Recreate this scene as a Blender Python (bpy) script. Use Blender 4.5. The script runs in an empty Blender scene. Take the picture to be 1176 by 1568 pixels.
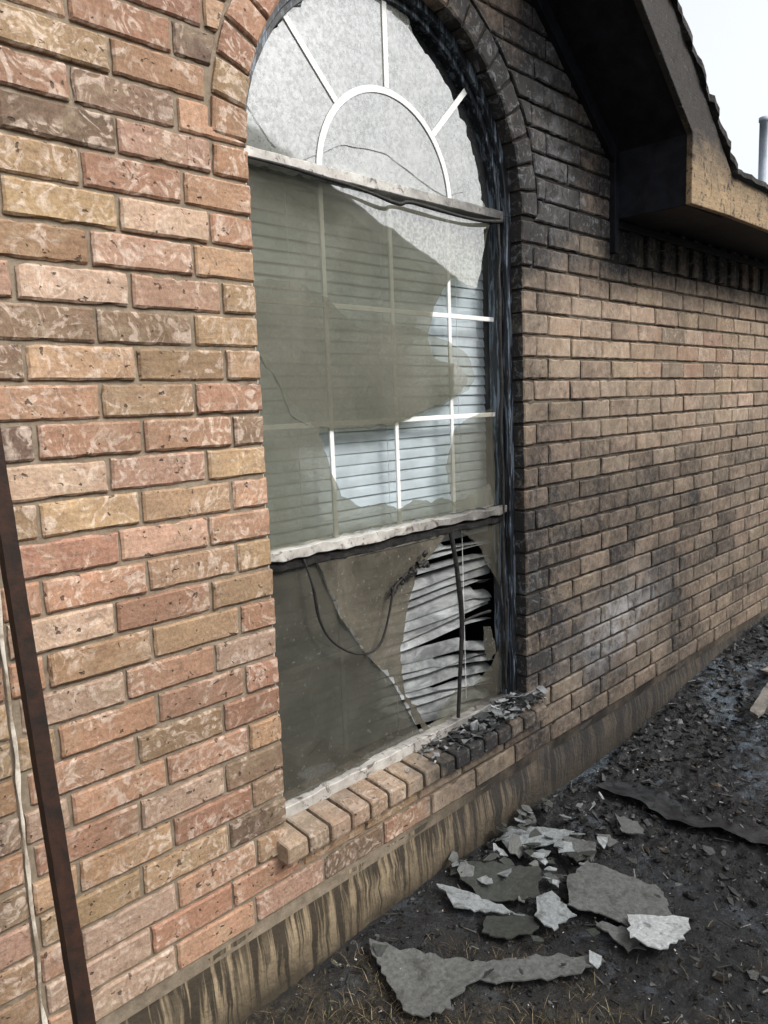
import bpy, bmesh, math, random
from mathutils import Matrix, Vector, noise
from mathutils.geometry import tessellate_polygon
random.seed(7)
sc=bpy.context.scene
R=random.random
def U(a,b): return a+(b-a)*random.random()
def sm(a,b,x):
    t=max(0.,min(1.,(x-a)/(b-a))); return t*t*(3-2*t)
def lerp(a,b,t): return a+(b-a)*t
def s2l(c):
    return tuple(((v/255)/12.92 if v/255<=.04045 else ((v/255+.055)/1.055)**2.4) for v in c)
def nz(x,y,z=0): return noise.noise(Vector((x,y,z)))

# ---------------------------------------------------------------- helpers
def empty(name,parent=None):
    o=bpy.data.objects.new(name,None); sc.collection.objects.link(o); o.parent=parent; return o
def mk(name,verts,faces,mat=None,parent=None,col=None,aux=None,smooth=False):
    me=bpy.data.meshes.new(name); me.from_pydata(verts,[],faces); me.update()
    if col is not None:
        a=me.color_attributes.new("Col",'FLOAT_COLOR','POINT')
        a.data.foreach_set("color",[v for c in col for v in (c[0],c[1],c[2],1.0)])
    if aux is not None:
        a=me.color_attributes.new("Aux",'FLOAT_COLOR','POINT')
        a.data.foreach_set("color",[v for c in aux for v in (c[0],c[1],c[2],1.0)])
    if smooth: me.polygons.foreach_set("use_smooth",[True]*len(me.polygons))
    if mat: me.materials.append(mat)
    o=bpy.data.objects.new(name,me); sc.collection.objects.link(o); o.parent=parent
    return o
def bev(o,w,seg=2):
    m=o.modifiers.new("bev",'BEVEL'); m.width=w; m.segments=seg; m.limit_method='ANGLE'; return o
def box(name,x0,x1,y0,y1,z0,z1,mat,parent,bv=.003):
    v=[(x0,y0,z0),(x1,y0,z0),(x1,y1,z0),(x0,y1,z0),(x0,y0,z1),(x1,y0,z1),(x1,y1,z1),(x0,y1,z1)]
    f=[(0,3,2,1),(4,5,6,7),(0,1,5,4),(1,2,6,5),(2,3,7,6),(3,0,4,7)]
    o=mk(name,v,f,mat,parent)
    if bv: bev(o,bv)
    return o
def prism(name,pts,y0,y1,mat,parent,bv=0):
    n=len(pts)
    v=[(p[0],y0,p[1]) for p in pts]+[(p[0],y1,p[1]) for p in pts]
    f=[tuple(range(n)),tuple(range(2*n-1,n-1,-1))]+[(i,i+n,(i+1)%n+n,(i+1)%n) for i in range(n)]
    o=mk(name,v,f,mat,parent)
    bm=bmesh.new(); bm.from_mesh(o.data); bmesh.ops.recalc_face_normals(bm,faces=bm.faces); bm.to_mesh(o.data); bm.free()
    if bv: bev(o,bv)
    return o
def jag(pts,step=.02,amp=.006,seed=0):
    out=[]; n=len(pts)
    for i in range(n):
        a=pts[i]; b=pts[(i+1)%n]; L=math.dist(a,b); k=max(1,int(L/step))
        for j in range(k):
            t=j/k; x=lerp(a[0],b[0],t); y=lerp(a[1],b[1],t)
            x+=amp*nz(x*40,y*40,seed)*1.6; y+=amp*nz(x*40,y*40,seed+9)*1.6
            out.append((x,y))
    return out
def sheet(name,pts,y,mat,parent,wav=0):
    V=[(p[0],y+wav*nz(p[0]*5,p[1]*5),p[1]) for p in pts]
    tris=tessellate_polygon([[Vector((p[0],p[1],0)) for p in pts]])
    return mk(name,V,[tuple(t) for t in tris],mat,parent)
def tube(name,pts,r,mat,parent,rough=True):
    cu=bpy.data.curves.new(name,'CURVE'); cu.dimensions='3D'; cu.bevel_depth=r; cu.bevel_resolution=2
    sp=cu.splines.new('NURBS'); sp.points.add(len(pts)-1); sp.use_endpoint_u=True; sp.order_u=3
    for i,p in enumerate(pts):
        sp.points[i].co=(*p,1); sp.points[i].radius=U(.6,1.5) if rough else 1
    cu.materials.append(mat)
    o=bpy.data.objects.new(name,cu); sc.collection.objects.link(o); o.parent=parent
    return o

# ---------------------------------------------------------------- node helpers
class M:
    def __init__(s,name):
        s.m=bpy.data.materials.new(name); s.m.use_nodes=True; s.t=s.m.node_tree
        s.b=s.t.nodes["Principled BSDF"]; s.out=s.t.nodes["Material Output"]
        s.c=s.n('ShaderNodeTexCoord').outputs['Object']
    def n(s,ty,**k):
        x=s.t.nodes.new(ty)
        for a,b in k.items(): setattr(x,a,b)
        return x
    def L(s,a,b):
        if isinstance(a,(int,float)): b.default_value=a
        elif isinstance(a,tuple): b.default_value=(*a[:3],1) if b.type=='RGBA' else a
        else: s.t.links.new(a,b)
    def noise(s,scale,det=4,dist=0,rough=.55,vec=None):
        x=s.n('ShaderNodeTexNoise'); x.inputs['Scale'].default_value=scale; x.inputs['Detail'].default_value=det
        x.inputs['Distortion'].default_value=dist; x.inputs['Roughness'].default_value=rough
        s.L(vec or s.c,x.inputs['Vector']); return x.outputs['Fac']
    def ramp(s,f,a,b,lo=0,hi=1):
        x=s.n('ShaderNodeMapRange'); x.clamp=True; s.L(f,x.inputs[0])
        for i,v in enumerate((a,b,lo,hi)): x.inputs[i+1].default_value=v
        return x.outputs[0]
    def math(s,op,a,b=0.):
        x=s.n('ShaderNodeMath',operation=op); s.L(a,x.inputs[0]); s.L(b,x.inputs[1]); x.use_clamp=False; return x.outputs[0]
    def mix(s,f,a,b,mode='MIX'):
        x=s.n('ShaderNodeMix',data_type='RGBA',blend_type=mode); x.clamp_factor=True
        s.L(f,x.inputs[0]); s.L(a,x.inputs[6]); s.L(b,x.inputs[7]); return x.outputs[2]
    def scale(s,vec,sx,sy,sz):
        x=s.n('ShaderNodeMapping'); x.inputs['Scale'].default_value=(sx,sy,sz); s.L(vec,x.inputs['Vector']); return x.outputs[0]
    def attr(s,name):
        x=s.n('ShaderNodeAttribute',attribute_name=name); return x.outputs['Color']
    def sep(s,c):
        x=s.n('ShaderNodeSeparateColor'); s.L(c,x.inputs[0]); return x.outputs
    def xyz(s):
        x=s.n('ShaderNodeSeparateXYZ'); s.L(s.c,x.inputs[0]); return x.outputs
    def bump(s,h,st=.3,d=.01):
        x=s.n('ShaderNodeBump'); x.inputs['Strength'].default_value=st; x.inputs['Distance'].default_value=d
        s.L(h,x.inputs['Height']); s.t.links.new(x.outputs[0],s.b.inputs['Normal']); return x
    def fin(s,col,rough=.8,spec=.3,metal=0):
        s.L(col,s.b.inputs['Base Color']); s.L(rough,s.b.inputs['Roughness'])
        s.b.inputs['Specular IOR Level'].default_value=spec; s.L(metal,s.b.inputs['Metallic']); return s.m

# ---- brick
def mat_brick():
    m=M("fired_brick"); A=m.sep(m.attr("Aux")); col=m.attr("Col"); soot,wash,rnd=A[0],A[1],A[2]
    cb=m.n('ShaderNodeCombineXYZ'); m.L(m.math('MULTIPLY',rnd,37.),cb.inputs[0]); m.L(m.math('MULTIPLY',rnd,91.),cb.inputs[1]); m.L(m.math('MULTIPLY',rnd,53.),cb.inputs[2])
    va=m.n('ShaderNodeVectorMath',operation='ADD'); m.L(m.c,va.inputs[0]); m.L(cb.outputs[0],va.inputs[1]); v=va.outputs[0]
    sw=m.noise(19,4,2.6,.55,v); big=m.noise(8,2,.5,.5,v)
    fr=m.math('FRACT',m.math('MULTIPLY',rnd,7.31))
    st=m.math('MULTIPLY',m.ramp(sw,.50,.60),m.ramp(m.math('ADD',big,m.math('MULTIPLY',fr,.18)),.46,.64))
    c=m.mix(m.ramp(m.noise(6,4,1,.6,v),.3,.7,0,.45),col,(.26,.165,.115))
    c=m.mix(m.ramp(m.noise(10,4,1,.6,v),.52,.66,0,.35),c,(.40,.32,.22))
    c=m.mix(m.math('MULTIPLY',st,.58),c,(.68,.56,.47))
    sw2=m.ramp(m.noise(28,4,1.8,.65,v),.57,.66,0,.5)
    c=m.mix(sw2,c,(.20,.125,.09))
    vs=m.n('ShaderNodeVectorMath',operation='MULTIPLY'); m.L(v,vs.inputs[0]); vs.inputs[1].default_value=(14,14,90)
    c=m.mix(1.0,c,m.ramp(m.noise(1.0,3,.3,.6,vs.outputs[0]),.3,.7,.84,1.12),'MULTIPLY')
    # large soft weathering patches across the wall
    c=m.mix(1.0,c,m.ramp(m.noise(1.9,4,.6,.6),.3,.7,.80,1.06),'MULTIPLY')
    fine=m.noise(110,5,0,.7)
    c=m.mix(1.0,c,m.ramp(fine,.25,.75,.62,1.28),'MULTIPLY')
    pit=m.ramp(m.noise(55,2,.3,.5,v),.68,.72)
    c=m.mix(m.math('MULTIPLY',pit,.8),c,(.05,.035,.028))
    # smoke film: dusty tan first, then black
    w=m.ramp(soot,.12,.30)
    c=m.mix(m.math('MULTIPLY',w,.66),c,m.mix(m.ramp(m.noise(16,5,.8,.6,v),.35,.65),(.25,.20,.15),(.45,.375,.295)))
    sn=m.math('SUBTRACT',m.noise(2.3,6,.5,.62),.5); sn2=m.math('SUBTRACT',m.noise(30,5,.6,.75),.5)
    sf=m.math('ADD',soot,m.math('MULTIPLY',w,m.math('ADD',m.math('MULTIPLY',sn,1.1),m.math('MULTIPLY',sn2,1.1))))
    sf=m.math('ADD',sf,m.math('MULTIPLY',w,m.math('MULTIPLY',m.math('SUBTRACT',m.math('FRACT',m.math('MULTIPLY',rnd,13.7)),.5),.26)))
    sf=m.math('MINIMUM',m.math('MAXIMUM',sf,0.),.97)
    sc_=m.mix(m.math('MULTIPLY',m.ramp(m.noise(24,5,1.4,.75),.54,.66),m.ramp(soot,.6,1.0)),(.016,.017,.019),(.125,.135,.15))
    c=m.mix(sf,c,sc_)
    wf=m.math('MULTIPLY',wash,m.ramp(m.noise(14,5,.6,.7),.38,.62))
    c=m.mix(wf,c,(.34,.345,.36))
    h=m.math('ADD',m.math('MULTIPLY',sw,.6),m.math('ADD',m.math('MULTIPLY',fine,.7),m.math('MULTIPLY',pit,-1.4)))
    m.bump(h,.7,.004)
    return m.fin(c,.85,.25)
BRICK=mat_brick()
def mat_mortar():
    m=M("mortar"); A=m.sep(m.attr("Aux"))
    c=m.mix(m.ramp(m.noise(30,5,0,.7),.3,.7),(.15,.12,.09),(.30,.25,.19))
    sf=m.math('MINIMUM',m.math('ADD',A[0],m.math('MULTIPLY',m.ramp(A[0],0,.25),m.math('SUBTRACT',m.noise(7,4),.38))),.95)
    c=m.mix(sf,c,(.015,.015,.016)); m.bump(m.noise(160,4),.6,.003); return m.fin(c,.95,.1)
MORTAR=mat_mortar()
def simple(name,c1,c2,sc_=20,rough=.7,bst=.3,bd=.003,det=5,spec=.3,metal=0,stretch=None,lo=.35,hi=.65,bs=None):
    m=M(name); v=m.scale(m.c,*stretch) if stretch else m.c
    n=m.noise(sc_,det,.4,.65,v); c=m.mix(m.ramp(n,lo,hi),c1,c2)
    m.bump(m.noise(bs or sc_*3,4,0,.6,v),bst,bd); return m.fin(c,rough,spec,metal)
BLACKP=simple("sooted_black_paint",(.005,.0055,.008),(.014,.016,.022),12,.65,.3,spec=.15)
def mat_foundation():
    m=M("concrete_foundation")
    z=m.xyz()[2]; x=m.xyz()[0]
    v=m.scale(m.c,17,1,1.0); v2=m.scale(m.c,55,1,2.6)
    d1=m.noise(1.0,5,1.1,.7,v); d2=m.noise(1.0,4,.6,.65,v2)
    up=m.math('MULTIPLY',m.math('SUBTRACT',z,.15),.50)
    drip=m.math('MAXIMUM',m.ramp(m.math('ADD',d1,up),.475,.55),m.math('MULTIPLY',m.ramp(m.math('ADD',d2,up),.52,.60),.75))
    c=m.mix(m.ramp(m.noise(8,5,0,.7),.3,.7),(.38,.30,.20),(.20,.155,.10))
    c=m.mix(m.ramp(m.noise(35,5,.5,.75),.52,.64,0,.5),c,(.12,.10,.075))
    c=m.mix(m.math('MULTIPLY',drip,.9),c,(.028,.024,.019))
    c=m.mix(m.ramp(m.math('ADD',x,m.noise(3,4)),1.9,2.8,0,.82),c,(.030,.030,.032))
    c=m.mix(m.ramp(m.math('ADD',z,m.math('MULTIPLY',m.noise(9,4),.10)),.19,.07,0,.85),c,(.03,.026,.02))
    m.bump(m.noise(70,5),.6,.008); return m.fin(c,.9,.2)
FOUND=mat_foundation()
def mat_fascia():
    m=M("weathered_wood_trim"); v=m.scale(m.c,3,30,30)
    g=m.noise(6,4,.3,.7,v)
    c=m.mix(m.ramp(g,.3,.7),(.38,.27,.155),(.18,.135,.09))
    X=m.xyz(); ch=m.ramp(m.math('ADD',X[2],m.math('MULTIPLY',m.noise(7,5,.5,.7),.35)),2.56,2.80,0,.95)
    c=m.mix(ch,c,(.022,.023,.026))
    c=m.mix(m.math('MULTIPLY',m.ramp(m.noise(26,6,1.4,.75),.53,.60),.85),c,(.018,.016,.016))
    c=m.mix(m.math('MULTIPLY',m.ramp(m.noise(40,5,.8,.7),.61,.67),.35),c,(.24,.23,.22))
    m.bump(g,.5,.004); return m.fin(c,.75,.2)
FASCIA=mat_fascia()
def mat_frame():
    m=M("scorched_aluminium_frame"); x=m.xyz()[0]
    f=m.ramp(m.math('ADD',x,m.math('MULTIPLY',m.noise(11,5,.6,.7),.9)),2.15,2.85)
    c=m.mix(m.ramp(m.noise(25,4),.3,.7),(.54,.53,.50),(.32,.30,.28))
    c=m.mix(f,c,(.03,.03,.032))
    c=m.mix(m.ramp(m.noise(28,5,1.2,.7),.55,.63,0,.85),c,(.045,.032,.024))
    m.bump(m.noise(60,4),.35,.003); return m.fin(c,.42,.5)
FRAME=mat_frame()
def mat_frame_side():
    m=M("blistered_highlit_jamb"); z=m.scale(m.c,60,60,5)
    n=m.noise(1,5,.8,.7,z)
    c=m.mix(m.ramp(n,.52,.60),(.012,.014,.018),(.16,.20,.25))  # pale blue streaks paint in the highlight along the frame
    m.bump(m.noise(40,5),.6,.004); return m.fin(c,.35,.5)
FRAMES=mat_frame_side()
WHITE=simple("white_vinyl",(.78,.79,.78),(.66,.67,.66),15,.5,.1)
def mat_blind():
    m=M("blind_slat_vinyl"); X=m.xyz()
    c=m.mix(m.ramp(m.noise(7,5,.4,.6),.4,.7),(.60,.64,.65),(.44,.46,.46))
    k=m.math('MULTIPLY',m.ramp(X[0],1.60,1.85),m.ramp(X[2],1.22,1.05))
    s_=m.ramp(m.noise(9,5,.9,.7,m.scale(m.c,1,1,2.5)),.30,.62,.45,.92)
    c=m.mix(m.math('MULTIPLY',k,s_),c,(.09,.095,.10))
    m.bump(m.noise(60,3),.1,.002); return m.fin(c,.55,.3)
BLIND=mat_blind()
CHAR=simple("melted_black_gasket",(.008,.008,.009),(.03,.028,.026),60,.5,.8)
WALLP=simple("interior_wall",(.06,.06,.055),(.04,.04,.04),3,.9)
def glass(name,diff,diff2,haze_lo,haze_hi,tint,gl=.16,rough=.03,sc_=6,speck=.0):
    m=M(name); t=m.t
    for n in (m.b,): t.nodes.remove(n)
    tr=m.n('ShaderNodeBsdfTransparent'); tr.inputs[0].default_value=(*tint,1)
    df=m.n('ShaderNodeBsdfDiffuse'); c=m.mix(m.ramp(m.noise(sc_,5,.8,.65),.35,.65),diff,diff2)
    if speck:
        c=m.mix(m.math('MULTIPLY',m.ramp(m.noise(120,4,0,.75),.54,.66),speck),c,(.07,.065,.055))
        c=m.mix(m.math('MULTIPLY',m.ramp(m.noise(75,4,.5,.75),.60,.70),speck*.7),c,(.6,.6,.56))
    m.L(c,df.inputs[0])
    ms=m.n('ShaderNodeMixShader'); m.L(m.ramp(m.noise(sc_*.6,6,1.2,.65),.3,.7,haze_lo,haze_hi),ms.inputs[0])
    t.links.new(tr.outputs[0],ms.inputs[1]); t.links.new(df.outputs[0],ms.inputs[2])
    g=m.n('ShaderNodeBsdfGlossy'); g.inputs['Roughness'].default_value=rough; g.inputs[0].default_value=(.95,.97,1,1)
    bp=m.n('ShaderNodeBump'); bp.inputs['Strength'].default_value=.05; bp.inputs['Distance'].default_value=.01
    m.L(m.noise(5,2,0,.5),bp.inputs['Height']); t.links.new(bp.outputs[0],g.inputs['Normal'])
    fr=m.n('ShaderNodeLayerWeight'); fr.inputs[0].default_value=.5
    fac=m.ramp(fr.outputs['Facing'],0,1,gl*.6,min(1,gl*2.2))
    if speck: fac=m.math('MULTIPLY',fac,m.ramp(m.noise(90,4,.3,.7),.40,.62,1.0,.55))
    m2=m.n('ShaderNodeMixShader'); m.L(fac,m2.inputs[0]); t.links.new(ms.outputs[0],m2.inputs[1]); t.links.new(g.outputs[0],m2.inputs[2])
    t.links.new(m2.outputs[0],m.out.inputs[0]); return m.m
G_ARCH=glass("heat_hazed_glass",(.20,.21,.20),(.32,.33,.31),.60,.78,(.75,.8,.77),.185,.05,7,.6)
G_UP=glass("sooty_glass",(.18,.18,.145),(.28,.275,.23),.26,.56,(.66,.67,.60),.21,.02,3,.35)
G_MID=glass("smoke_film_glass",(.13,.125,.10),(.21,.20,.165),.16,.40,(.82,.82,.77),.03,.02,4,.2)
G_DK=glass("blackened_glass",(.02,.022,.024),(.04,.042,.045),.6,.85,(.3,.33,.36),.10,.02,4,.3)
G_IN=glass("inner_glass",(.3,.32,.32),(.2,.22,.22),.02,.08,(.88,.92,.95),.06,.01,5)
G_LOW=glass("smoked_glass",(.045,.044,.036),(.10,.096,.078),.50,.80,(.40,.41,.38),.09,.04,2.5,.4)
G_SHEET=glass("torn_sooty_screen",(.085,.078,.062),(.165,.148,.118),.60,.85,(.5,.47,.42),.05,.2,6,.6)

# ---------------------------------------------------------------- soot / wash fields on the wall, some light and shade mixed in
CX,CZ,RA=1.79,2.262,.5865; XL,XR=1.2035,2.3765; RO=RA+.108
def soot(x,z,rev=False):
    s=0.0
    if x>2.2:
        t=sm(2.2,2.42,x)
        base=.43
        mid=-.08*math.exp(-((z-1.75)/.45)**2)-.16*math.exp(-((x-4.1)/1.0)**2-((z-1.8)/.32)**2)  # thins the soot mid-wall; second term paints in a sunny patch
        low=.34*sm(1.7,1.05,z)*sm(6.2,3.0,x)
        lowlow=-.10*sm(.7,.35,z)*sm(3.0,2.6,x)
        top=.58*sm(1.90,2.35,z)*sm(3.25,2.9,x)
        eave_stain_shade=.5*sm(2.0,2.2,z)*sm(2.9,3.1,x)  # smoke stain plus painted soffit shade along the eave
        jamb=.18*sm(2.75,2.4,x)
        s=t*min(1.05,base+mid+low+lowlow+top+eave_stain_shade+jamb)
    d=math.hypot(x-CX,z-CZ)
    if z>CZ and d<RO+.02 and x>1.7: s=max(s,1.0*sm(1.7,2.1,x))
    if z>2.35 and x>1.8: s=max(s,.9*sm(1.8,2.3,x))
    if rev and x>2.2: s=1.1
    if z<.48 and 1.5<x<2.9: s=max(s,.70*sm(1.55,2.15,x))
    return s
def wash(x,z):
    a=math.exp(-((x-3.1)/.36)**2-((z-.62-.12*(x-3.1))/.15)**2)
    b=.5*math.exp(-((x-2.58)/.14)**2-((z-2.55)/.35)**2)
    return min(1,a*.85+b*.6)

# ---------------------------------------------------------------- bricks
PAL=[((200,160,134),6),((194,152,126),6),((204,170,140),5),((196,168,132),4),((182,154,124),3),((188,143,121),4),((206,168,148),3),((160,136,116),2.0),((120,104,92),2.2),((190,154,123),4),((212,184,162),3)]
PW=[p[1] for p in PAL]
def brick_col():
    c=random.choices(PAL,PW)[0][0]; k=U(.86,1.03)
    c=s2l(tuple(min(255,v*k) for v in c)); g=U(-.01,.01)
    return (max(.01,c[0]*.79+g),max(.01,c[1]*.78+g),max(.01,c[2]*.76))
BV,BF,BC,BA=[],[],[],[]
def add_brick(fn,w,h,depth=.09,y0=0.,dark=0):
    nx=max(2,int(w/.022)); es=min(.3,.005/max(w,.01))
    ss=[0,es]+[i/nx for i in range(1,nx)]+[1-es,1]; tt=[0,.07,.35,.65,.93,1]
    c=brick_col(); rn=R(); b=len(BV); ns,nt=len(ss),len(tt); yo=y0+U(-.002,.002)
    tlx,tlz=U(-.0014,.0014),U(-.0018,.0018)
    for j,t in enumerate(tt):
        for i,s in enumerate(ss):
            x,z=fn(s,t); bd=(i in(0,ns-1)) or (j in (0,nt-1))
            q=.0030 if bd else .0014
            chip=max(0,nz(x*42,z*42,rn*90)-.32)*.02 if bd else 0
            x+=nz(x*60,z*60,rn*50)*q; z+=nz(x*60+7,z*60,rn*50)*q+(chip if j==0 else (-chip if j==nt-1 else 0))
            cr=((i in(0,ns-1)) and (j in (0,nt-1)))
            y=yo+(.0045 if bd else 0)+(.003 if cr else 0)+chip+nz(x*28,z*28,rn*9)*.0018+tlx*(s-.5)*2+tlz*(t-.5)*2
            BV.append((x,y,z)); BC.append(c); BA.append((soot(x,z),wash(x,z),rn))
    for j in range(nt-1):
        for i in range(ns-1):
            k=b+j*ns+i; BF.append((k,k+1,k+ns+1,k+ns))
    loop=[b+i for i in range(ns)]+[b+j*ns+ns-1 for j in range(1,nt)]+[b+(nt-1)*ns+i for i in range(ns-2,-1,-1)]+[b+j*ns for j in range(nt-2,0,-1)]
    k0=len(BV)
    for q in loop:
        x,y,z=BV[q]; BV.append((x,y0+depth,z)); BC.append(c); BA.append((soot(x,z,True),0,rn))
    n=len(loop)
    k1=len(BV)
    for q in loop:
        x,y,z=BV[q]; BV.append((x,y+.004,z)); BC.append(c); BA.append((max(soot(x,z),soot(x,z,True)*.9),0,rn))
    for i in range(n):
        j=(i+1)%n
        BF.append((loop[i],k1+i,k1+j,loop[j])); BF.append((k1+i,k0+i,k0+j,k1+j))
WX0,WX1=-1.2,9.0
PEAK=.9
def rakeR(z): return 3.04-(z-2.61)/.76
def rakeL(z): return 2*PEAK-rakeR(z)
def openL(z):
    if z<.41: return None
    if z<CZ: return XL
    d=z-CZ
    if d<RO: return CX-math.sqrt(RO*RO-d*d)
    return None
Z0=.25; P=.08; J=.0095
for r in range(0,52):
    za=Z0+r*P+J/2; zb=za+P-J; zm=(za+zb)/2
    if zb>4.2: break
    def xmin(z): return max(WX0,rakeL(z)) if z>2.35 else WX0
    def xmax(z):
        if z>2.60: return rakeR(z)
        if za>2.10: return 3.05
        return WX1
    ph=(.135 if r%2==0 else .058)+U(-.010,.010)
    k=math.floor((WX0-ph)/.24)
    xs=[ph+(k+i)*.24+U(-.008,.008) for i in range(0,60)]
    for i in range(len(xs)-1):
        jj=J+U(-.002,.003)
        xa,xb=xs[i]+jj/2,xs[i+1]-jj/2
        if xb<WX0 or xa>WX1: continue
        parts=[(xa,xb)]
        if xa<.518<xb or xa<.532<xb: parts=[(xa,min(xb,.518)),(max(xa,.532),xb)]
        for pa,pb in parts:
            if pb-pa<.015: continue
            zs=[za,zm,zb]; dz=U(-.0012,.0012)
            blocks=[openL(z) for z in zs]
            if all(v is None for v in blocks):
                regs=[(xmin,xmax)]
            else:
                def fl(z):
                    v=openL(z); return (v if v is not None else CX-.001)
                def fr(z): return 2*CX-fl(z)
                regs=[(xmin,fl),(fr,xmax)]
            for lo,hi in regs:
                def fn(s,t,pa=pa,pb=pb,lo=lo,hi=hi,za=za,zb=zb,dz=dz):
                    z=lerp(za,zb,t); a=max(pa,lo(z)); b=min(pb,hi(z))
                    if b<=a: a=b=min(max(pa,lo(z)),hi(z))
                    return lerp(a,b,s),z+dz
                ws=[fn(1,t)[0]-fn(0,t)[0] for t in (0,.5,1)]
                if max(ws)<.018: continue
                if ws[1]<.006: continue
                add_brick(fn,max(ws),P-J)
x=3.09
while x<WX1:
    xa,xb=x,x+.0705
    add_brick(lambda s,t,xa=xa,xb=xb:(lerp(xa,xb,s),lerp(2.175,2.40,t)),.07,.22,y0=-.012 if int((x-3.09)/.08+.5)%2 else .004)
    x+=.08
NV=23
for i in range(NV):
    a0=math.pi-(i+.06)*math.pi/NV; a1=math.pi-(i+.94)*math.pi/NV
    def fn(s,t,a0=a0,a1=a1):
        a=lerp(a0,a1,s); r=lerp(RA,RO-J,t); return CX+r*math.cos(a),CZ+r*math.sin(a)
    add_brick(fn,.075,.1,y0=-.002)
HOUSE=empty("brick_house")
mk("brick_wall",BV,BF,BRICK,HOUSE,col=BC,aux=BA)

# sill (rowlock course)
x=1.16; i=0
SV,SF,SC,SA=[],[],[],[]
while x<2.44:
    x0,x1=x+.004,x+.0735; jz=U(-.002,.002); jy=U(-.003,.003)
    prof=[(-.045+jy,.402),(-.047+jy,.408),(-.047+jy,.447),(-.041+jy,.4535),(.03,.463),(.072,.468),(.072,.402)]
    if x1<XL+.001 or x0>XR: prof=[(p[0] if p[0]<.0 else -.001,p[1]) for p in prof[:4]]+[(-.001,.455),(-.001,.402)]
    b=len(SV); c=brick_col(); c=tuple(lerp(v,w_,.45) for v,w_ in zip(c,(.50,.40,.30))); rn=R(); n=len(prof); cols=[x0,x0+.004,(x0+x1)/2,x1-.004,x1]
    for ci,xx in enumerate(cols):
        for (py,pz) in prof:
            e=.003 if ci in (0,4) else 0
            SV.append((xx+nz(xx*60,py*60,pz*60)*.002,py+(e if py<0 else 0)+nz(xx*40,pz*40,i)*.002,pz+jz-(e if pz>.43 else 0)+nz(xx*50,py*50,i)*.0015)); SC.append(c)
            SA.append((min(.98,.12+.86*sm(1.60,2.0,xx)+.35*max(0,nz(xx*5,py*9))),0,rn))
    for ci in range(4):
        for k in range(n):
            k2=(k+1)%n; SF.append((b+ci*n+k,b+ci*n+k2,b+(ci+1)*n+k2,b+(ci+1)*n+k))
    SF.append(tuple(b+k for k in range(n))[::-1]); SF.append(tuple(b+4*n+k for k in range(n)))
    x+=.08; i+=1
o=mk("window_sill_bricks",SV,SF,BRICK,HOUSE,col=SC,aux=SA)
bm=bmesh.new(); bm.from_mesh(o.data); bmesh.ops.recalc_face_normals(bm,faces=bm.faces); bm.to_mesh(o.data); bm.free()
def mortar_box(name,x0,x1,y0,y1,z0,z1):
    N=40; V=[];F=[];A=[]
    for i in range(N+1):
        xx=lerp(x0,x1,i/N)
        for (y,z) in ((y0,z0),(y1,z0),(y1,z1),(y0,z1)):
            V.append((xx,y,z)); A.append((.45+.5*sm(1.5,1.9,xx),0,0))
    for i in range(N):
        for k in range(4):
            F.append((i*4+k,i*4+(k+1)%4,(i+1)*4+(k+1)%4,(i+1)*4+k))
    F+= [(0,1,2,3),(N*4+3,N*4+2,N*4+1,N*4)]
    return mk(name,V,F,MORTAR,HOUSE,aux=A)
mortar_box("sill_mortar",1.17,2.43,-.036,.070,.404,.446)

# mortar backing
V,F,A=[],[],[]
def strip(x0f,x1f,za,zb,rev0=False,rev1=False):
    nxs=max(1,int((x1f(za)-x0f(za))/.25))
    b=len(V)
    for z in (za,zb):
        a,c=x0f(z),x1f(z)
        if c<a: c=a
        for i in range(nxs+1):
            x=lerp(a,c,i/nxs); V.append((x,.0095,z)); A.append((soot(x,z),0,0))
    for i in range(nxs): F.append((b+i,b+i+1,b+nxs+2+i,b+nxs+1+i))
    for flag,f,sg in ((rev0,x0f,1),(rev1,x1f,-1)):
        if flag:
            b=len(V)
            for z in (za,zb):
                for y in (.0095,.12): V.append((f(z),y,z)); A.append((soot(f(z),z,True),0,0))
            F.append((b,b+1,b+3,b+2))
def moL(z):
    if z<.405: return None
    if z<CZ: return XL-.006
    d=z-CZ; r=RA+.006
    return CX-math.sqrt(r*r-d*d) if d<r else None
def levels():
    L=[.21,.405]; z=.405
    while z<CZ-.05: z+=.05; L.append(z)
    L.append(CZ); n=40
    for i in range(1,n+1): L.append(CZ+(RA+.006)*math.sin(i/n*math.pi/2))
    z=L[-1]
    while z<4.2: z+=.04; L.append(z)
    return L
Ls=levels()
for za,zb in zip(Ls[:-1],Ls[1:]):
    zc=(za+zb)/2
    lo=(lambda z: max(WX0,rakeL(z)) if z>2.35 else WX0)
    hi=(lambda z,zc=zc: min(3.2,rakeR(z)) if zc>2.41 else WX1)
    if moL(zc) is None: strip(lo,hi,za,zb)
    else:
        g=lambda z: (moL(z) if moL(z) is not None else CX)
        strip(lo,g,za,zb,rev1=True); strip(lambda z:2*CX-g(z),hi,za,zb,rev0=True)
mk("mortar_joints",V,F,MORTAR,HOUSE,aux=A)
CAULK=simple("white_caulk",(.66,.61,.53),(.28,.22,.16),14,.85,.7,lo=.42,hi=.6)
V,F=[],[]
z=.22;n=0
while z<2.7:
    w=.0035+.005*nz(z*14,3); xc=.525+.004*nz(z*9,8)
    V+=[(xc-w,-.001,z),(xc,-.004+.003*nz(z*30,1),z),(xc+w,-.001,z)]; n+=1; z+=.012
for i in range(n-1): F+=[(3*i,3*i+1,3*i+4,3*i+3),(3*i+1,3*i+2,3*i+5,3*i+4)]
mk("control_joint_caulk",V,F,CAULK,HOUSE,smooth=True)
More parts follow.
